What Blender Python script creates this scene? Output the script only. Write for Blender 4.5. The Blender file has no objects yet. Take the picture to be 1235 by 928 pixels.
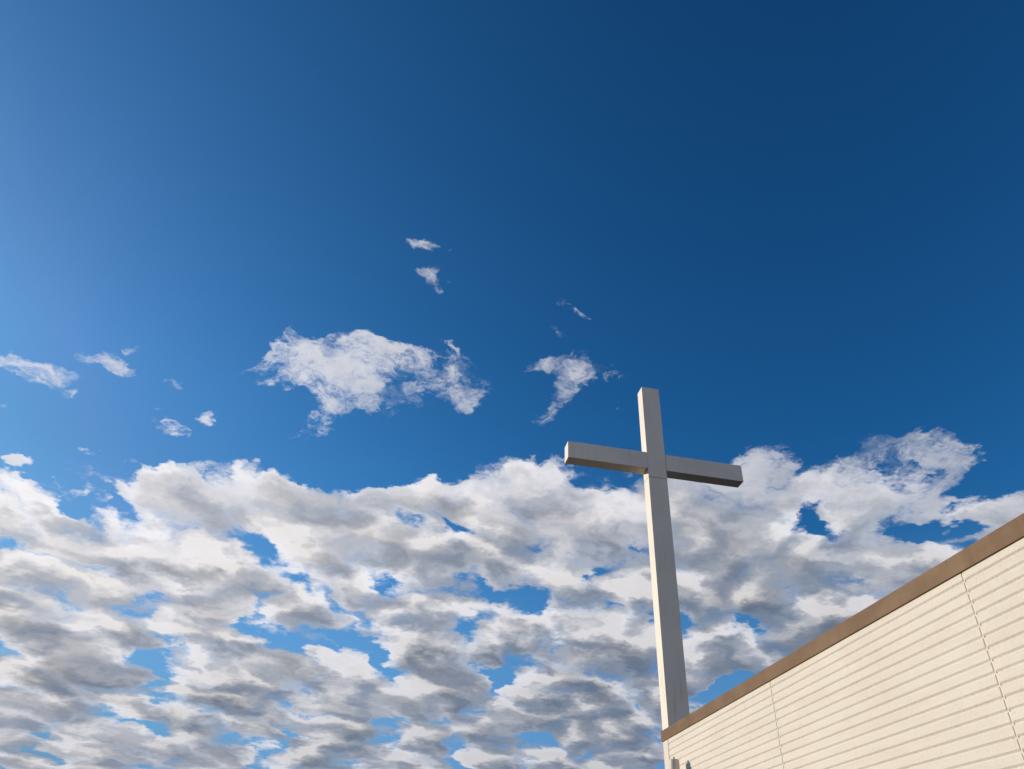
import bpy, bmesh, math, random
from mathutils import Vector, Matrix
random.seed(7)
R = math.radians
scene = bpy.context.scene
C = scene.collection

# ------------------------------------------------------------------ camera
cam_d = bpy.data.cameras.new('camera')
cam = bpy.data.objects.new('camera', cam_d)
C.objects.link(cam)
EYE = Vector((0.0, 0.0, 1.6))
fw = Vector((0.12924723, 0.78928766, 0.60026673))
rt = Vector((0.98032025, -0.19279967, 0.04243234))
up = Vector((-0.14922255, -0.58296937, 0.79867349))
cam.matrix_world = Matrix(((rt.x, up.x, -fw.x, EYE.x), (rt.y, up.y, -fw.y, EYE.y),
                           (rt.z, up.z, -fw.z, EYE.z), (0, 0, 0, 1)))
cam_d.sensor_width = 36.0
cam_d.sensor_fit = 'HORIZONTAL'
cam_d.lens = 36.0 * 890.28 / 1235.0
cam_d.clip_start = 0.05
cam_d.clip_end = 20000
scene.camera = cam

# ------------------------------------------------------------------ exposure
scene.view_settings.view_transform = 'Standard'
scene.view_settings.look = 'None'
scene.view_settings.gamma = 1.0
scene.view_settings.exposure = 0.0
scene.view_settings.use_curve_mapping = False

# ------------------------------------------------------------------ sun
SUN = Vector((-1.0, 0.62, 0.30)).normalized()          # towards the sun
sun_el = math.asin(SUN.z)
sun_az = math.atan2(SUN.x, SUN.y)                      # from +Y towards +X
sd = bpy.data.lights.new('sun', 'SUN')
sd.energy = 4.0
sd.angle = R(0.5)
sd.color = (1.0, 0.875, 0.70)
sun = bpy.data.objects.new('sun', sd)
C.objects.link(sun)
sun.rotation_mode = 'QUATERNION'
sun.rotation_quaternion = SUN.to_track_quat('Z', 'Y')
sun.location = (-8, 6, 12)

# ------------------------------------------------------------------ world: clear evening sky with one cloud deck
world = bpy.data.worlds.new('World')
scene.world = world
world.use_nodes = True


class N:
    """tiny helper that writes shader nodes"""
    def __init__(s, tree):
        s.t = tree

    def new(s, typ, **kw):
        n = s.t.nodes.new(typ)
        for k, v in kw.items():
            setattr(n, k, v)
        return n

    def put(s, sock, v):
        if isinstance(v, bpy.types.NodeSocket):
            s.t.links.new(v, sock)
        elif v is not None:
            sock.default_value = v

    def m(s, op, a, b=None, c=None, clamp=False):
        n = s.new('ShaderNodeMath', operation=op, use_clamp=clamp)
        for i, v in enumerate((a, b, c)):
            if v is not None:
                s.put(n.inputs[i], v)
        return n.outputs[0]

    def v(s, op, a, b=None, scale=None):
        n = s.new('ShaderNodeVectorMath', operation=op)
        s.put(n.inputs[0], a)
        if b is not None:
            s.put(n.inputs[1], b)
        if scale is not None:
            s.put(n.inputs['Scale'], scale)
        return n.outputs['Value'] if op in ('DOT_PRODUCT', 'LENGTH', 'DISTANCE') else n.outputs[0]

    def noise(s, vec, scale, detail=4.0, rough=0.5, lac=2.0, color=False, dims='3D'):
        n = s.new('ShaderNodeTexNoise', noise_dimensions=dims)
        s.put(n.inputs['Vector'], vec)
        n.inputs['Scale'].default_value = scale
        n.inputs['Detail'].default_value = detail
        n.inputs['Roughness'].default_value = rough
        n.inputs['Lacunarity'].default_value = lac
        return n.outputs['Color'] if color else n.outputs[0]

    def ss(s, x, a, b, lo=0.0, hi=1.0):
        n = s.new('ShaderNodeMapRange', interpolation_type='SMOOTHSTEP')
        s.put(n.inputs[0], x)
        for i, v in enumerate((a, b, lo, hi)):
            s.put(n.inputs[i + 1], v)
        return n.outputs[0]

    def lin(s, x, a, b, lo=0.0, hi=1.0):
        n = s.new('ShaderNodeMapRange')
        s.put(n.inputs[0], x)
        for i, v in enumerate((a, b, lo, hi)):
            s.put(n.inputs[i + 1], v)
        return n.outputs[0]

    def mix(s, f, a, b, blend='MIX'):
        n = s.new('ShaderNodeMix', data_type='RGBA', blend_type=blend)
        s.put(n.inputs['Factor'], f)
        s.put(n.inputs[6], a)
        s.put(n.inputs[7], b)
        return n.outputs[2]


SOFT = 0.20                     # the earth's curve: the deck drops to the horizon
# clouds of the deck, in deck coordinates (x/z, y/z of the direction: metres per metre of deck height)
# x, y, radius along, radius across, turn in degrees, cover
PUFFS = [
    (-0.084, 1.235, 0.274, 0.12, 179.5, 1.008),
    (-0.265, 1.237, 0.119, 0.09, -167.4, 0.672),
    (0.053, 1.183, 0.116, 0.109, 74.5, 0.672),
    (0.209, 1.194, 0.078, 0.051, 79.6, -0.4),
    (-0.099, 1.263, 0.188, 0.115, -157.9, 0.448),
    (-0.181, 1.376, 0.102, 0.065, 123.4, 0.605),
    (-0.159, 1.518, 0.205, 0.084, 167.4, -0.64),
    (-0.433, 1.53, 0.132, 0.045, 169.4, -0.32),
    (-0.106, 1.148, 0.095, 0.035, -177.8, 0.448),
    (-0.734, 1.318, 0.082, 0.076, 166.0, 0.958),
    (-0.612, 1.256, 0.082, 0.051, -130.8, 1.008),
    (-0.782, 1.274, 0.074, 0.032, 110.1, 0.756),
    (-0.828, 1.421, 0.054, 0.026, 112.1, 0.706),
    (-0.51, 1.31, 0.039, 0.026, 158.2, 0.857),
    (-0.513, 1.463, 0.082, 0.048, -169.9, 0.958),
    (-0.425, 1.402, 0.053, 0.035, -114.2, 0.958),
    (-0.543, 1.389, 0.036, 0.024, 157.6, 0.756),
    (-0.033, 0.891, 0.048, 0.021, 166.7, 0.857),
    (-0.006, 0.95, 0.042, 0.033, -160.0, 0.857),
    (0.32, 1.119, 0.098, 0.063, 156.7, 0.857),
    (0.291, 1.224, 0.097, 0.043, 96.9, 0.907),
    (0.215, 1.133, 0.047, 0.035, 164.7, 0.806),
    (0.228, 1.047, 0.046, 0.026, -178.0, 0.756),
    (0.394, 1.21, 0.044, 0.026, -159.6, 0.706),
    (-0.237, 1.144, 0.029, 0.024, 127.5, 0.706),
    (0.255, 0.952, 0.068, 0.025, -155.7, 0.605),
    (-0.853, 1.608, 0.05, 0.027, 176.7, 0.616),
    (-0.726, 1.384, 0.027, 0.026, -117.4, 0.706),
    (-0.44, 1.221, 0.023, 0.02, -152.6, 0.706),
    (-0.571, 1.21, 0.027, 0.021, -120.6, 0.706),
    (-0.697, 1.558, 0.029, 0.017, 163.0, 0.56),
    (0.283, 0.985, 0.031, 0.02, -147.2, 0.605),
    (-0.262, 1.63, 0.047, 0.028, -150.3, 0.56),
    (1.03, 1.183, 0.162, 0.131, -175.6, 1.512),
    (1.106, 1.31, 0.105, 0.076, 169.3, 0.672),
    (0.756, 1.295, 0.106, 0.057, 163.9, 0.672),
    (0.88, 1.33, 0.108, 0.074, 166.8, 0.392),
    (1.299, 1.27, 0.075, 0.049, 119.3, 0.56),
    (0.956, 1.442, 0.13, 0.068, 162.0, -0.56),
    (1.254, 1.352, 0.104, 0.046, 159.6, -0.56),
    (1.218, 1.155, 0.077, 0.054, 40.9, -0.32),
    (1.112, 2.314, 0.139, 0.073, 102.8, -0.88),
    (0.935, 1.342, 0.065, 0.047, 168.4, -0.24),
    (-0.739, 1.771, 0.089, 0.05, -129.6, -0.44),
    (-0.553, 2.079, 0.13, 0.061, -154.9, -0.44),
    (-0.623, 1.917, 0.078, 0.03, -126.6, -0.36),
    (-0.749, 2.048, 0.057, 0.036, -133.8, -0.32),
    (-0.331, 2.301, 0.157, 0.09, -108.3, -0.6),
    (-0.68, 2.58, 0.204, 0.093, -147.9, -0.52),
    (-0.813, 2.991, 0.217, 0.085, -143.5, -0.44),
    (-0.595, 3.216, 0.183, 0.08, -158.1, -0.36),
    (-0.841, 2.366, 0.102, 0.048, -134.4, -0.32),
    (-0.21, 2.064, 0.069, 0.038, 165.4, -0.24),
    (0.162, 1.727, 0.125, 0.054, 155.9, -0.52),
    (0.022, 1.698, 0.08, 0.035, -139.5, -0.32),
    (0.031, 1.977, 0.119, 0.067, -159.1, -0.48),
    (0.284, 2.192, 0.16, 0.089, -122.6, -0.6),
    (0.445, 2.505, 0.112, 0.062, -142.3, -0.4),
    (0.608, 1.653, 0.065, 0.037, 163.0, -0.32),
    (1.046, 2.902, 0.092, 0.059, 155.5, -0.32),
    (-0.082, 1.549, 0.139, 0.047, 167.6, -0.4),
    (1.122, 1.638, 0.121, 0.077, 161.7, 0.336),
    (0.234, 1.557, 0.159, 0.08, 164.9, 0.28),
    (0.583, 2.758, 0.326, 0.167, 160.8, 0.336),
    (-0.452, 1.76, 0.125, 0.098, -128.6, 0.28),
]

wt = world.node_tree
wt.nodes.clear()
g = N(wt)
tc = g.new('ShaderNodeTexCoord').outputs['Generated']
D = g.v('NORMALIZE', tc)
sep = g.new('ShaderNodeSeparateXYZ')
g.put(sep.inputs[0], D)
dz = g.m('MULTIPLY', g.m('ADD', g.m('MAXIMUM', sep.outputs[2], 0.0), SOFT), 1.0 / (1.0 + SOFT))

sky = g.new('ShaderNodeTexSky', sky_type='NISHITA', sun_disc=False)
sky.sun_elevation = sun_el
sky.sun_rotation = sun_az
sky.altitude = 100
sky.air_density = 1.0
sky.dust_density = 0.35
sky.ozone_density = 2.2
# the phone's rendering of the sky: deeper and more saturated
gam = g.new('ShaderNodeGamma')
g.put(gam.inputs[0], g.v('SCALE', sky.outputs[0], scale=0.16))
gam.inputs[1].default_value = 1.55
skym = g.v('MULTIPLY', gam.outputs[0], (0.52, 0.66, 0.80))
sc3 = g.new('ShaderNodeSeparateXYZ')
g.put(sc3.inputs[0], skym)
zz = g.m('MAXIMUM', sep.outputs[2], 0.0)
chan = []
for i, (kk, pw, ek) in enumerate(((106.0, 2.01, 2.34), (20.1, 1.167, 0.60), (15.0, 0.958, 0.12))):
    e = g.m('EXPONENT', g.m('MULTIPLY', zz, ek))
    chan.append(g.m('MULTIPLY', g.m('MULTIPLY', g.m('POWER', sc3.outputs[i], pw), kk), e))
chan[0] = g.m('MINIMUM', chan[0], g.m('MULTIPLY', chan[1], 0.37))
cmb = g.new('ShaderNodeCombineXYZ')
for i in range(3):
    g.put(cmb.inputs[i], chan[i])
skyc = g.mix(g.lin(sep.outputs[2], 0.42, 0.14, 0.0, 0.88), cmb.outputs[0], (1.15, 2.75, 5.4, 1))
skyc = g.v('SCALE', skyc, scale=g.m('SUBTRACT', 1.0, g.m('MULTIPLY', g.ss(g.v('DOT_PRODUCT', D, tuple(SUN)), 0.55, 0.92, 0.0, 0.2), g.ss(sep.outputs[2], 0.56, 0.42, 0.0, 1.0))))

# deck coordinates
inv = g.m('DIVIDE', 1.0, dz)
P3 = g.v('SCALE', D, scale=inv)
P3 = g.v('ADD', g.v('MULTIPLY', P3, (1, 1, 0)), (0, 0, 1))            # z == 1
wn = g.noise(P3, 3.2, 5.0, 0.6, color=True)
wv = g.v('SCALE', g.v('SUBTRACT', wn, (0.5, 0.5, 0.5)), scale=0.42)
wf = g.noise(P3, 11.0, 5.0, 0.65, color=True)
wv = g.v('ADD', wv, g.v('SCALE', g.v('SUBTRACT', wf, (0.5, 0.5, 0.5)), scale=0.11))
PW = g.v('ADD', P3, wv)
PB = g.v('ADD', P3, g.v('SCALE', wv, scale=0.62))

spw = g.new('ShaderNodeSeparateXYZ')
g.put(spw.inputs[0], PW)
T0, T1 = 1.26, 1.66
t = g.m('MULTIPLY_ADD', spw.outputs[0], 0.20, spw.outputs[1])
t = g.m('MAXIMUM', t, g.m('MULTIPLY', spw.outputs[1], -1.5))           # unseen clouds added behind the camera, for neutral light on the cross
cov = g.ss(t, T0, T1, -0.72, 0.47)
far = g.ss(t, 1.8, 3.0, 0.0, 0.26)
cov = g.m('ADD', cov, far)
for (x, y, a, b, ang, amp) in PUFFS:
    mp = g.new('ShaderNodeMapping', vector_type='TEXTURE')
    g.put(mp.inputs[0], PB)
    mp.inputs['Location'].default_value = (x, y, 1.0)
    mp.inputs['Rotation'].default_value = (0, 0, R(ang))
    mp.inputs['Scale'].default_value = (a, b, 1.0)
    L = g.v('LENGTH', mp.outputs[0])
    cov = g.m('ADD', cov, g.ss(L, 1.35, 0.15, 0.0, amp))
deckf = g.ss(t, 1.24, 1.80, 0.0, 1.0)
cov = g.m('MINIMUM', cov, g.m('MULTIPLY_ADD', deckf, 0.36, 0.20))
frn = g.noise(g.v('ADD', P3, wv), 11.0, 8.0, 0.68)
cov = g.m('MULTIPLY_ADD', g.m('SUBTRACT', frn, 0.5), g.m('MULTIPLY', g.m('MULTIPLY_ADD', deckf, -1.0, 2.2), g.lin(cov, -0.3, 0.2, 1.05, 0.62)), cov)
gain = g.m('MULTIPLY_ADD', deckf, -20.0 / 9, -14.0 / 9)

low = g.noise(P3, 0.95, 3.0, 0.5)


LIT = Vector((-0.62, -0.78, 0.0))       # towards the lit flanks of the clouds


def cells(vec):
    vo = g.new('ShaderNodeTexVoronoi', feature='SMOOTH_F1', voronoi_dimensions='2D')
    mp = g.new('ShaderNodeMapping', vector_type='TEXTURE')
    g.put(mp.inputs[0], vec)
    mp.inputs['Location'].default_value = (-3.3, -1.7, 0)
    mp.inputs['Rotation'].default_value = (0, 0, R(38))
    mp.inputs['Scale'].default_value = (1.18, 0.88, 1.0)
    g.put(vo.inputs['Vector'], mp.outputs[0])
    vo.inputs['Scale'].default_value = 5.0
    vo.inputs['Smoothness'].default_value = 0.35
    vo.inputs['Randomness'].default_value = 1.0
    vs = g.new('ShaderNodeTexVoronoi', feature='SMOOTH_F1', voronoi_dimensions='2D')
    g.put(vs.inputs['Vector'], mp.outputs[0])
    vs.inputs['Scale'].default_value = 9.5
    vs.inputs['Smoothness'].default_value = 0.4
    d = g.m('MULTIPLY_ADD', vs.outputs['Distance'], 0.46, g.m('MULTIPLY', vo.outputs['Distance'], 0.80))
    return g.m('MULTIPLY', g.m('SUBTRACT', 0.525, d), deckf)


cell = cells(PW)
cell2 = cells(g.v('ADD', PW, tuple(LIT * 0.11)))
dcell = g.m('MULTIPLY', g.m('SUBTRACT', cell2, cell), 2.0)
attf = g.m('MULTIPLY', g.ss(t, 1.5, 2.6, 0.7, 1.15), g.lin(g.v('DOT_PRODUCT', D, tuple(SUN)), 0.1, 0.8, 1.35, 0.65))
cov = g.m('MULTIPLY_ADD', cell, 1.6, cov)
cov = g.m('MULTIPLY_ADD', g.m('MULTIPLY', g.m('SUBTRACT', low, 0.5), deckf), 0.9, cov)
LAYERS = 9
THICK = 0.26
FREQ = 3.4
AMP = 1.5
lx = (LIT + Vector((0, 0, 0.5))).normalized() * 0.10
dsun = g.v('DOT_PRODUCT', D, tuple(SUN))
phase = g.m('ADD', g.lin(dsun, -0.2, 0.9, 0.85, 1.22), g.ss(dsun, -0.05, -0.7, 0.0, 1.25))  # second term brightens the added clouds behind, to lift the cross front
phase = g.m('MULTIPLY', phase, g.ss(t, 1.7, 3.1, 1.0, 0.78))
T = None
acc = None
for k in range(LAYERS):
    f = (k + 0.5) / LAYERS
    h = 1.0 + THICK * f
    p = g.v('ADD', g.v('MULTIPLY', P3, (h, h * 1.1, 0.0)), (0, 0, h * 1.6))
    n1 = g.noise(p, FREQ, 9.0, 0.63)
    n2 = g.noise(g.v('ADD', p, tuple(lx)), FREQ, 3.0, 0.52)
    prof = 0.60 * f ** 1.5 + 0.10 * (1 - f) ** 4 - 0.04
    base = g.m('SUBTRACT', cov, prof)
    r1 = g.m('MULTIPLY_ADD', g.m('SUBTRACT', n1, 0.5), AMP, base)
    r2 = g.m('MULTIPLY_ADD', g.m('SUBTRACT', n2, 0.5), AMP * 0.9, g.m('ADD', base, dcell))
    den = g.m('MAXIMUM', r1, 0.0)
    al = g.m('SUBTRACT', 1.0, g.m('EXPONENT', g.m('MULTIPLY', g.m('POWER', den, 1.4), gain)))
    # sunlight left after the cloud between this point and the sun; sky light left after the cloud above
    mass = g.m('MAXIMUM', g.m('MULTIPLY_ADD', r1, -0.35, g.m('MULTIPLY_ADD', r2, 1.35, 0.16)), 0.0)
    li = g.m('EXPONENT', g.m('MULTIPLY', g.m('MULTIPLY', mass, attf), -(1.28 - 0.8 * f)))
    li = g.m('MULTIPLY', li, 0.62 + 0.38 * f)
    above = g.m('EXPONENT', g.m('MULTIPLY', g.m('MAXIMUM', r1, 0.0), -0.55 * (1.0 - f)))
    sunc = g.v('SCALE', (9.9, 8.95, 8.0), scale=g.m('MULTIPLY', li, phase))
    ambc = g.v('SCALE', (1.45, 2.15, 3.35), scale=above)
    col = g.v('ADD', sunc, ambc)
    if T is None:
        acc = g.v('SCALE', col, scale=al)
        T = g.m('SUBTRACT', 1.0, al)
    else:
        acc = g.v('ADD', acc, g.v('SCALE', col, scale=g.m('MULTIPLY', T, al)))
        T = g.m('MULTIPLY', T, g.m('SUBTRACT', 1.0, al))
final = g.v('ADD', acc, g.v('SCALE', skyc, scale=T))
bg = g.new('ShaderNodeBackground')
g.put(bg.inputs[0], final)
bg.inputs[1].default_value = 0.10
out = g.new('ShaderNodeOutputWorld')
g.put(out.inputs[0], bg.outputs[0])
world.cycles.sampling_method = 'MANUAL'
world.cycles.sample_map_resolution = 512


# ------------------------------------------------------------------ materials
def material(name, base, rough=0.6, metal=0.0, build=None):
    m = bpy.data.materials.new(name)
    m.use_nodes = True
    n = N(m.node_tree)
    b = m.node_tree.nodes['Principled BSDF']
    b.inputs['Base Color'].default_value = (*base, 1)
    b.inputs['Roughness'].default_value = rough
    b.inputs['Metallic'].default_value = metal
    if build:
        build(n, b)
    return m


def obj_coords(n):
    return n.new('ShaderNodeTexCoord').outputs['Object']


def bump(n, b, h, strength, dist):
    bp = n.new('ShaderNodeBump')
    bp.inputs['Strength'].default_value = strength
    bp.inputs['Distance'].default_value = dist
    n.put(bp.inputs['Height'], h)
    n.put(b.inputs['Normal'], bp.outputs[0])


def siding_nodes(n, b):
    oc = obj_coords(n)
    big = n.noise(oc, 0.9, 4, 0.6)
    pan = n.noise(n.v('MULTIPLY', oc, (0, 0.33, 3.1)), 4.0, 2, 0.5)
    streak = n.noise(n.v('MULTIPLY', oc, (1, 5.0, 0.45)), 1.6, 5, 0.6)
    fine = n.noise(oc, 48.0, 4, 0.66)
    grain = n.noise(oc, 210.0, 2, 0.6)
    col = n.mix(n.ss(big, 0.3, 0.7), (0.715, 0.648, 0.575, 1), (0.75, 0.683, 0.615, 1))
    col = n.mix(n.ss(streak, 0.5, 0.78, 0, 0.35), col, (0.64, 0.555, 0.49, 1))
    col = n.mix(n.ss(pan, 0.4, 0.65, 0, 0.4), col, (0.665, 0.575, 0.50, 1))
    col = n.mix(n.ss(fine, 0.42, 0.28, 0, 0.75), col, (0.50, 0.42, 0.35, 1))
    col = n.mix(n.ss(fine, 0.55, 0.68, 0, 0.7), col, (0.76, 0.67, 0.62, 1))
    # a few dark specks of dirt
    sp = n.noise(oc, 38.0, 1, 0.5)
    col = n.mix(n.ss(sp, 0.80, 0.84, 0, 0.6), col, (0.30, 0.26, 0.20, 1))
    n.put(b.inputs['Base Color'], col)
    bump(n, b, n.m('MULTIPLY_ADD', grain, 0.4, fine), 1.0, 0.005)


def brown_nodes(n, b):
    oc = obj_coords(n)
    w = n.noise(n.v('MULTIPLY', oc, (1, 1.0, 2.5)), 1.7, 2, 0.5)
    d = n.noise(n.v('MULTIPLY', oc, (1, 3.0, 0.7)), 3.0, 5, 0.6)
    col = n.mix(n.ss(w, 0.35, 0.65), (0.170, 0.096, 0.052, 1), (0.205, 0.122, 0.068, 1))
    col = n.mix(n.ss(d, 0.5, 0.8, 0, 0.35), col, (0.135, 0.085, 0.055, 1))
    n.put(b.inputs['Base Color'], col)
    n.put(b.inputs['Roughness'], n.lin(d, 0.3, 0.7, 0.45, 0.6))
    b.inputs['Specular IOR Level'].default_value = 0.12
    bump(n, b, w, 0.6, 0.03)


def cross_nodes(n, b):
    oc = obj_coords(n)
    st = n.noise(n.v('MULTIPLY', oc, (9.0, 9.0, 0.7)), 1.5, 5, 0.62)
    big = n.noise(oc, 1.3, 4, 0.6)
    sp = n.noise(oc, 30.0, 2, 0.6)
    col = n.mix(n.ss(big, 0.35, 0.7), (0.81, 0.72, 0.63, 1), (0.74, 0.66, 0.58, 1))
    col = n.mix(n.ss(st, 0.50, 0.72, 0, 0.3), col, (0.55, 0.48, 0.41, 1))
    col = n.mix(n.ss(st, 0.64, 0.74, 0, 0.35), col, (0.30, 0.27, 0.23, 1))
    col = n.mix(n.ss(sp, 0.70, 0.76, 0, 0.5), col, (0.25, 0.20, 0.15, 1))
    n.put(b.inputs['Base Color'], col)
    n.put(b.inputs['Roughness'], n.lin(big, 0.3, 0.7, 0.45, 0.6))
    bump(n, b, big, 0.3, 0.01)


def plain_nodes(c1, c2, sc=6.0):
    def f(n, b):
        oc = obj_coords(n)
        col = n.mix(n.ss(n.noise(oc, sc, 6, 0.6), 0.35, 0.7), (*c1, 1), (*c2, 1))
        n.put(b.inputs['Base Color'], col)
        b.inputs['Specular IOR Level'].default_value = 0.25
    return f


def asphalt_nodes(n, b):
    oc = obj_coords(n)
    big = n.noise(oc, 0.25, 6, 0.6)
    fine = n.noise(oc, 90, 3, 0.7)
    col = n.mix(n.ss(big, 0.35, 0.65), (0.050, 0.048, 0.045, 1), (0.070, 0.067, 0.062, 1))
    col = n.mix(n.ss(fine, 0.5, 0.7, 0, 0.5), col, (0.12, 0.115, 0.11, 1))
    n.put(b.inputs['Base Color'], col)
    b.inputs['Specular IOR Level'].default_value = 0.1
    bump(n, b, fine, 0.5, 0.004)


M_SIDING = material('siding_stone_finish', (0.72, 0.66, 0.54), 0.82, build=siding_nodes)
M_TRIM = material('cream_trim', (0.74, 0.68, 0.56), 0.6, build=plain_nodes((0.73, 0.64, 0.57), (0.68, 0.60, 0.53)))
M_SEAL = material('joint_sealant', (0.62, 0.55, 0.43), 0.6, build=plain_nodes((0.72, 0.63, 0.56), (0.66, 0.58, 0.51), 30))
M_BROWN = material('brown_metal', (0.2, 0.12, 0.07), 0.45, 0.0, build=brown_nodes)
M_CROSS = material('weathered_white_metal', (0.68, 0.65, 0.59), 0.5, build=cross_nodes)
M_GAP = material('dark_joint', (0.05, 0.045, 0.04), 0.8, build=plain_nodes((0.06, 0.05, 0.045), (0.03, 0.03, 0.03), 20))
M_ROOF = material('roof_sheet', (0.16, 0.15, 0.14), 0.7, build=plain_nodes((0.075, 0.055, 0.045), (0.05, 0.04, 0.033), 2))
M_PIPE = material('grey_plastic', (0.62, 0.61, 0.58), 0.45, build=plain_nodes((0.66, 0.58, 0.51), (0.56, 0.50, 0.45), 9))
M_ASPH = material('asphalt', (0.05, 0.05, 0.05), 0.9, build=asphalt_nodes)


# ------------------------------------------------------------------ mesh helpers
def obj(name, bm, m, parent=None):
    me = bpy.data.meshes.new(name)
    bm.normal_update()
    bm.to_mesh(me)
    bm.free()
    me.materials.append(m)
    o = bpy.data.objects.new(name, me)
    C.objects.link(o)
    if parent:
        o.parent = parent
    return o


def thing(name, label, cat, loc=(0, 0, 0)):
    o = bpy.data.objects.new(name, None)
    C.objects.link(o)
    o.location = loc
    o['label'] = label
    o['category'] = cat
    return o


def box(bm, lo, hi, bev=0.0, seg=2):
    r = bmesh.ops.create_cube(bm, size=1.0)
    vs = r['verts']
    for v in vs:
        v.co = Vector([lo[i] + (v.co[i] + 0.5) * (hi[i] - lo[i]) for i in range(3)])
    if bev:
        es = list({e for v in vs for e in v.link_edges})
        bmesh.ops.bevel(bm, geom=es, offset=bev, segments=seg, affect='EDGES', profile=0.5)


def tube(bm, c, r, z0, z1, seg=40, bev=0.0, axis='Z'):
    res = bmesh.ops.create_cone(bm, cap_ends=True, segments=seg, radius1=r, radius2=r, depth=z1 - z0)
    for v in res['verts']:
        x, y, z = v.co
        z += (z0 + z1) / 2
        v.co = Vector((x, y, z)) if axis == 'Z' else Vector((z, x, y))
        v.co += Vector(c)
    if bev:
        es = [e for e in {e for v in res['verts'] for e in v.link_edges}
              if any(len(f.verts) > 4 for f in e.link_faces)]
        bmesh.ops.bevel(bm, geom=es, offset=bev, segments=3, affect='EDGES', profile=0.5)
    for f in bm.faces:
        if len(f.verts) == 4:
            f.smooth = True


# ------------------------------------------------------------------ ground
bm = bmesh.new()
S = 6000
vs = [bm.verts.new(p) for p in ((-S, -S, 0), (S, -S, 0), (S, S, 0), (-S, S, 0))]
bm.faces.new(vs)
gr = obj('ground', bm, M_ASPH)
gr['kind'] = 'structure'

# ------------------------------------------------------------------ building
X0 = 4.185                    # face of the siding
YC = 10.747                   # far corner
YN = -7.65                    # near end, behind the camera
XB = 15.0                     # far side of the building
ZF0, ZF1 = 3.915, 4.052       # fascia
PAN = 3.03
J1 = 4.497                    # joint nearest the camera that shows
PITCH = 0.0814
ZT = 1.6 + 0.55519 * X0       # where the siding meets the fascia
G0 = ZT - 0.01655 * X0        # first groove

church = thing('church_building', 'low cream building with horizontal grooved siding and a brown metal roof edge', 'building',
               (X0, YC, 0))
off = Vector((X0, YC, 0))


def L3(x, y, z):
    return (x - off.x, y - off.y, z - off.z)


bm = bmesh.new()
box(bm, L3(X0 + 0.024, YN, 0.0), L3(XB, YC - 0.024, 3.98))
obj('wall', bm, M_TRIM, church)

# siding panels: one grooved profile swept along each panel
def profile():
    pts = []                                            # (depth behind the face, z)
    zs = 0.25
    k = int((G0 - zs) / PITCH)
    ztop = ZT + 0.05
    pts.append((0.0, ztop))
    for i in range(0, k + 1):
        z = G0 - i * PITCH
        pts += [(0.0, z + 0.0080), (0.0012, z + 0.0065), (0.0112, z - 0.0060), (0.0118, z - 0.0080), (0.0015, z - 0.0170), (0.0, z - 0.0195)]
    pts.append((0.0, zs))
    return pts


PROF = profile()


def panel(y0, y1):
    bm = bmesh.new()
    r = 0.006                                           # eased ends
    cols = []
    for (y, d) in ((y0, 0.02), (y0, 0.004), (y0 + 0.0025, 0.001), (y0 + r, 0.0), (y1 - r, 0.0), (y1 - 0.0025, 0.001), (y1, 0.004), (y1, 0.02)):
        cols.append([bm.verts.new(L3(X0 + max(a, 0) + (d if d < 0.02 else 0.02 - a), y, z)) for a, z in PROF])
    for a, b in zip(cols, cols[1:]):
        for i in range(len(PROF) - 1):
            bm.faces.new((a[i], b[i], b[i + 1], a[i + 1]))
    bmesh.ops.recalc_face_normals(bm, faces=bm.faces)
    return obj('siding_panel', bm, M_SIDING, church)


GAP = 0.012
joints = [J1 + PAN * i for i in range(-4, 3)]           # ... 4.497, 7.527, 10.557
edges = [YN] + joints
for a, b in zip(edges, edges[1:]):
    panel(a + GAP / 2, b - GAP / 2)
for y in joints:
    bm = bmesh.new()
    box(bm, L3(X0 + 0.0055, y - GAP / 2 + 0.0003, 0.25), L3(X0 + 0.022, y + GAP / 2 - 0.0003, ZT + 0.03))
    obj('joint_sealant', bm, M_SEAL, church)
# corner piece: two flat flanges with a raised bead
bm = bmesh.new()
yc0 = joints[-1] + GAP / 2
box(bm, L3(X0 - 0.001, yc0, 0.25), L3(X0 + 0.022, YC - 0.0745, ZT + 0.05), 0.002)
box(bm, L3(X0 + 0.001, YC - 0.073, 0.25), L3(X0 + 0.14, YC + 0.002, ZT + 0.05), 0.003)
obj('corner_trim', bm, M_TRIM, church)
# brown metal roof edge along the side and round the end, a folded section with lapped lengths
def fascia_piece(y0, y1, lap):
    bm = bmesh.new()
    o = 0.0 if lap else 0.0012
    box(bm, L3(X0 - 0.015 - o, y0, ZF0), L3(X0 - 0.003, y1, ZF1), 0.0015)
    box(bm, L3(X0 - 0.0025, y0, ZF1 - 0.012), L3(X0 + 0.40, y1, ZF1 + 0.0015))
    return obj('fascia', bm, M_BROWN, church)


fascia_piece(YN - 0.02, YC + 0.024, True)
bm = bmesh.new()
box(bm, L3(X0 + 0.0, YC + 0.006, ZF0), L3(XB + 0.02, YC + 0.0235, ZF1 - 0.013), 0.0015)
obj('end_fascia', bm, M_BROWN, church)
bm = bmesh.new()
box(bm, L3(X0 + 0.41, YN + 0.01, 3.983), L3(XB - 0.01, YC - 0.03, 4.01))
obj('roof', bm, M_ROOF, church)

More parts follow.
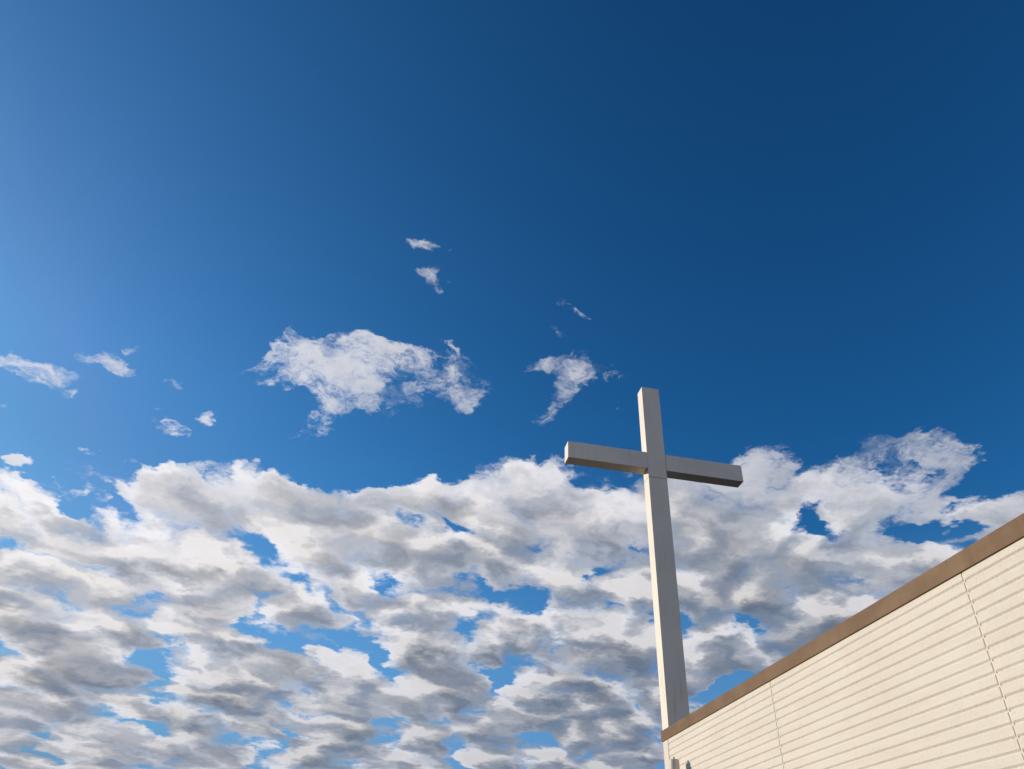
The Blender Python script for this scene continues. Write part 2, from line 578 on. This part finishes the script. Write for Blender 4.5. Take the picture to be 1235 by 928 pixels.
# ------------------------------------------------------------------ cross
XL, XR = 4.187, 4.523
CY0, CY1 = 10.504, 10.742
CT = 9.998
A1, A0 = 8.560, 8.233
AL, AR = XL - 1.429, XL + 1.768
SEAM = A0 - 0.165
ZB = ZF1 + 0.0015
cross = thing('cross', 'tall weathered white metal cross rising above the brown roof edge', 'cross',
              (XL, CY0, ZB))
off = Vector((XL, CY0, ZB))
BV = 0.006
bm = bmesh.new()
box(bm, L3(XL, CY0, ZB), L3(XR, CY1, SEAM - 0.003), BV)
obj('shaft', bm, M_CROSS, cross)
for lo, hi in ((L3(XL + 0.006, CY0 + 0.006, SEAM - 0.008), L3(XR - 0.006, CY1 - 0.006, SEAM + 0.008)),
               (L3(XR - 0.012, CY0 + 0.006, A0 + 0.006), L3(XR + 0.006, CY1 - 0.006, A1 - 0.006))):
    bm = bmesh.new()
    box(bm, lo, hi)
    obj('joint', bm, M_GAP, cross)
bm = bmesh.new()
box(bm, L3(XL, CY0, SEAM + 0.003), L3(XR, CY1, CT), BV)
obj('shaft_head', bm, M_CROSS, cross)
bm = bmesh.new()
box(bm, L3(AL, CY0 + 0.001, A0), L3(XL - 0.001, CY1 - 0.001, A1), BV)
obj('arm', bm, M_CROSS, cross)
bm = bmesh.new()
box(bm, L3(XR + 0.004, CY0 + 0.001, A0), L3(AR, CY1 - 0.001, A1), BV)
obj('arm', bm, M_CROSS, cross)

# ------------------------------------------------------------------ vent pipe
PX, PY, PR = X0 - 0.15, 10.02, 0.066
PTOP = 1.6 + 1.955
pipe = thing('vent_pipe', 'pale grey capped pipe standing off the cream siding near its far corner', 'pipe', (PX, PY, 0))
off = Vector((PX, PY, 0))
bm = bmesh.new()
tube(bm, (0, 0, 0), PR - 0.004, 0.0, PTOP - 0.12)
obj('pipe', bm, M_PIPE, pipe)
bm = bmesh.new()
tube(bm, (0, 0, 0), PR, PTOP - 0.13, PTOP, bev=0.006)
obj('cap', bm, M_PIPE, pipe)
bm = bmesh.new()
tube(bm, (0, 0, 0), 0.015, PTOP - 0.002, PTOP + 0.032, seg=16, bev=0.002)
obj('cap_knob', bm, M_PIPE, pipe)
for z in (PTOP - 0.20, 1.9, 0.6):
    bm = bmesh.new()
    tube(bm, (0, 0, 0), PR + 0.003, z - 0.018, z + 0.018)
    box(bm, (PR - 0.01, -0.014, z - 0.014), (0.149, 0.014, z + 0.014), 0.002)
    obj('bracket', bm, M_PIPE, pipe)
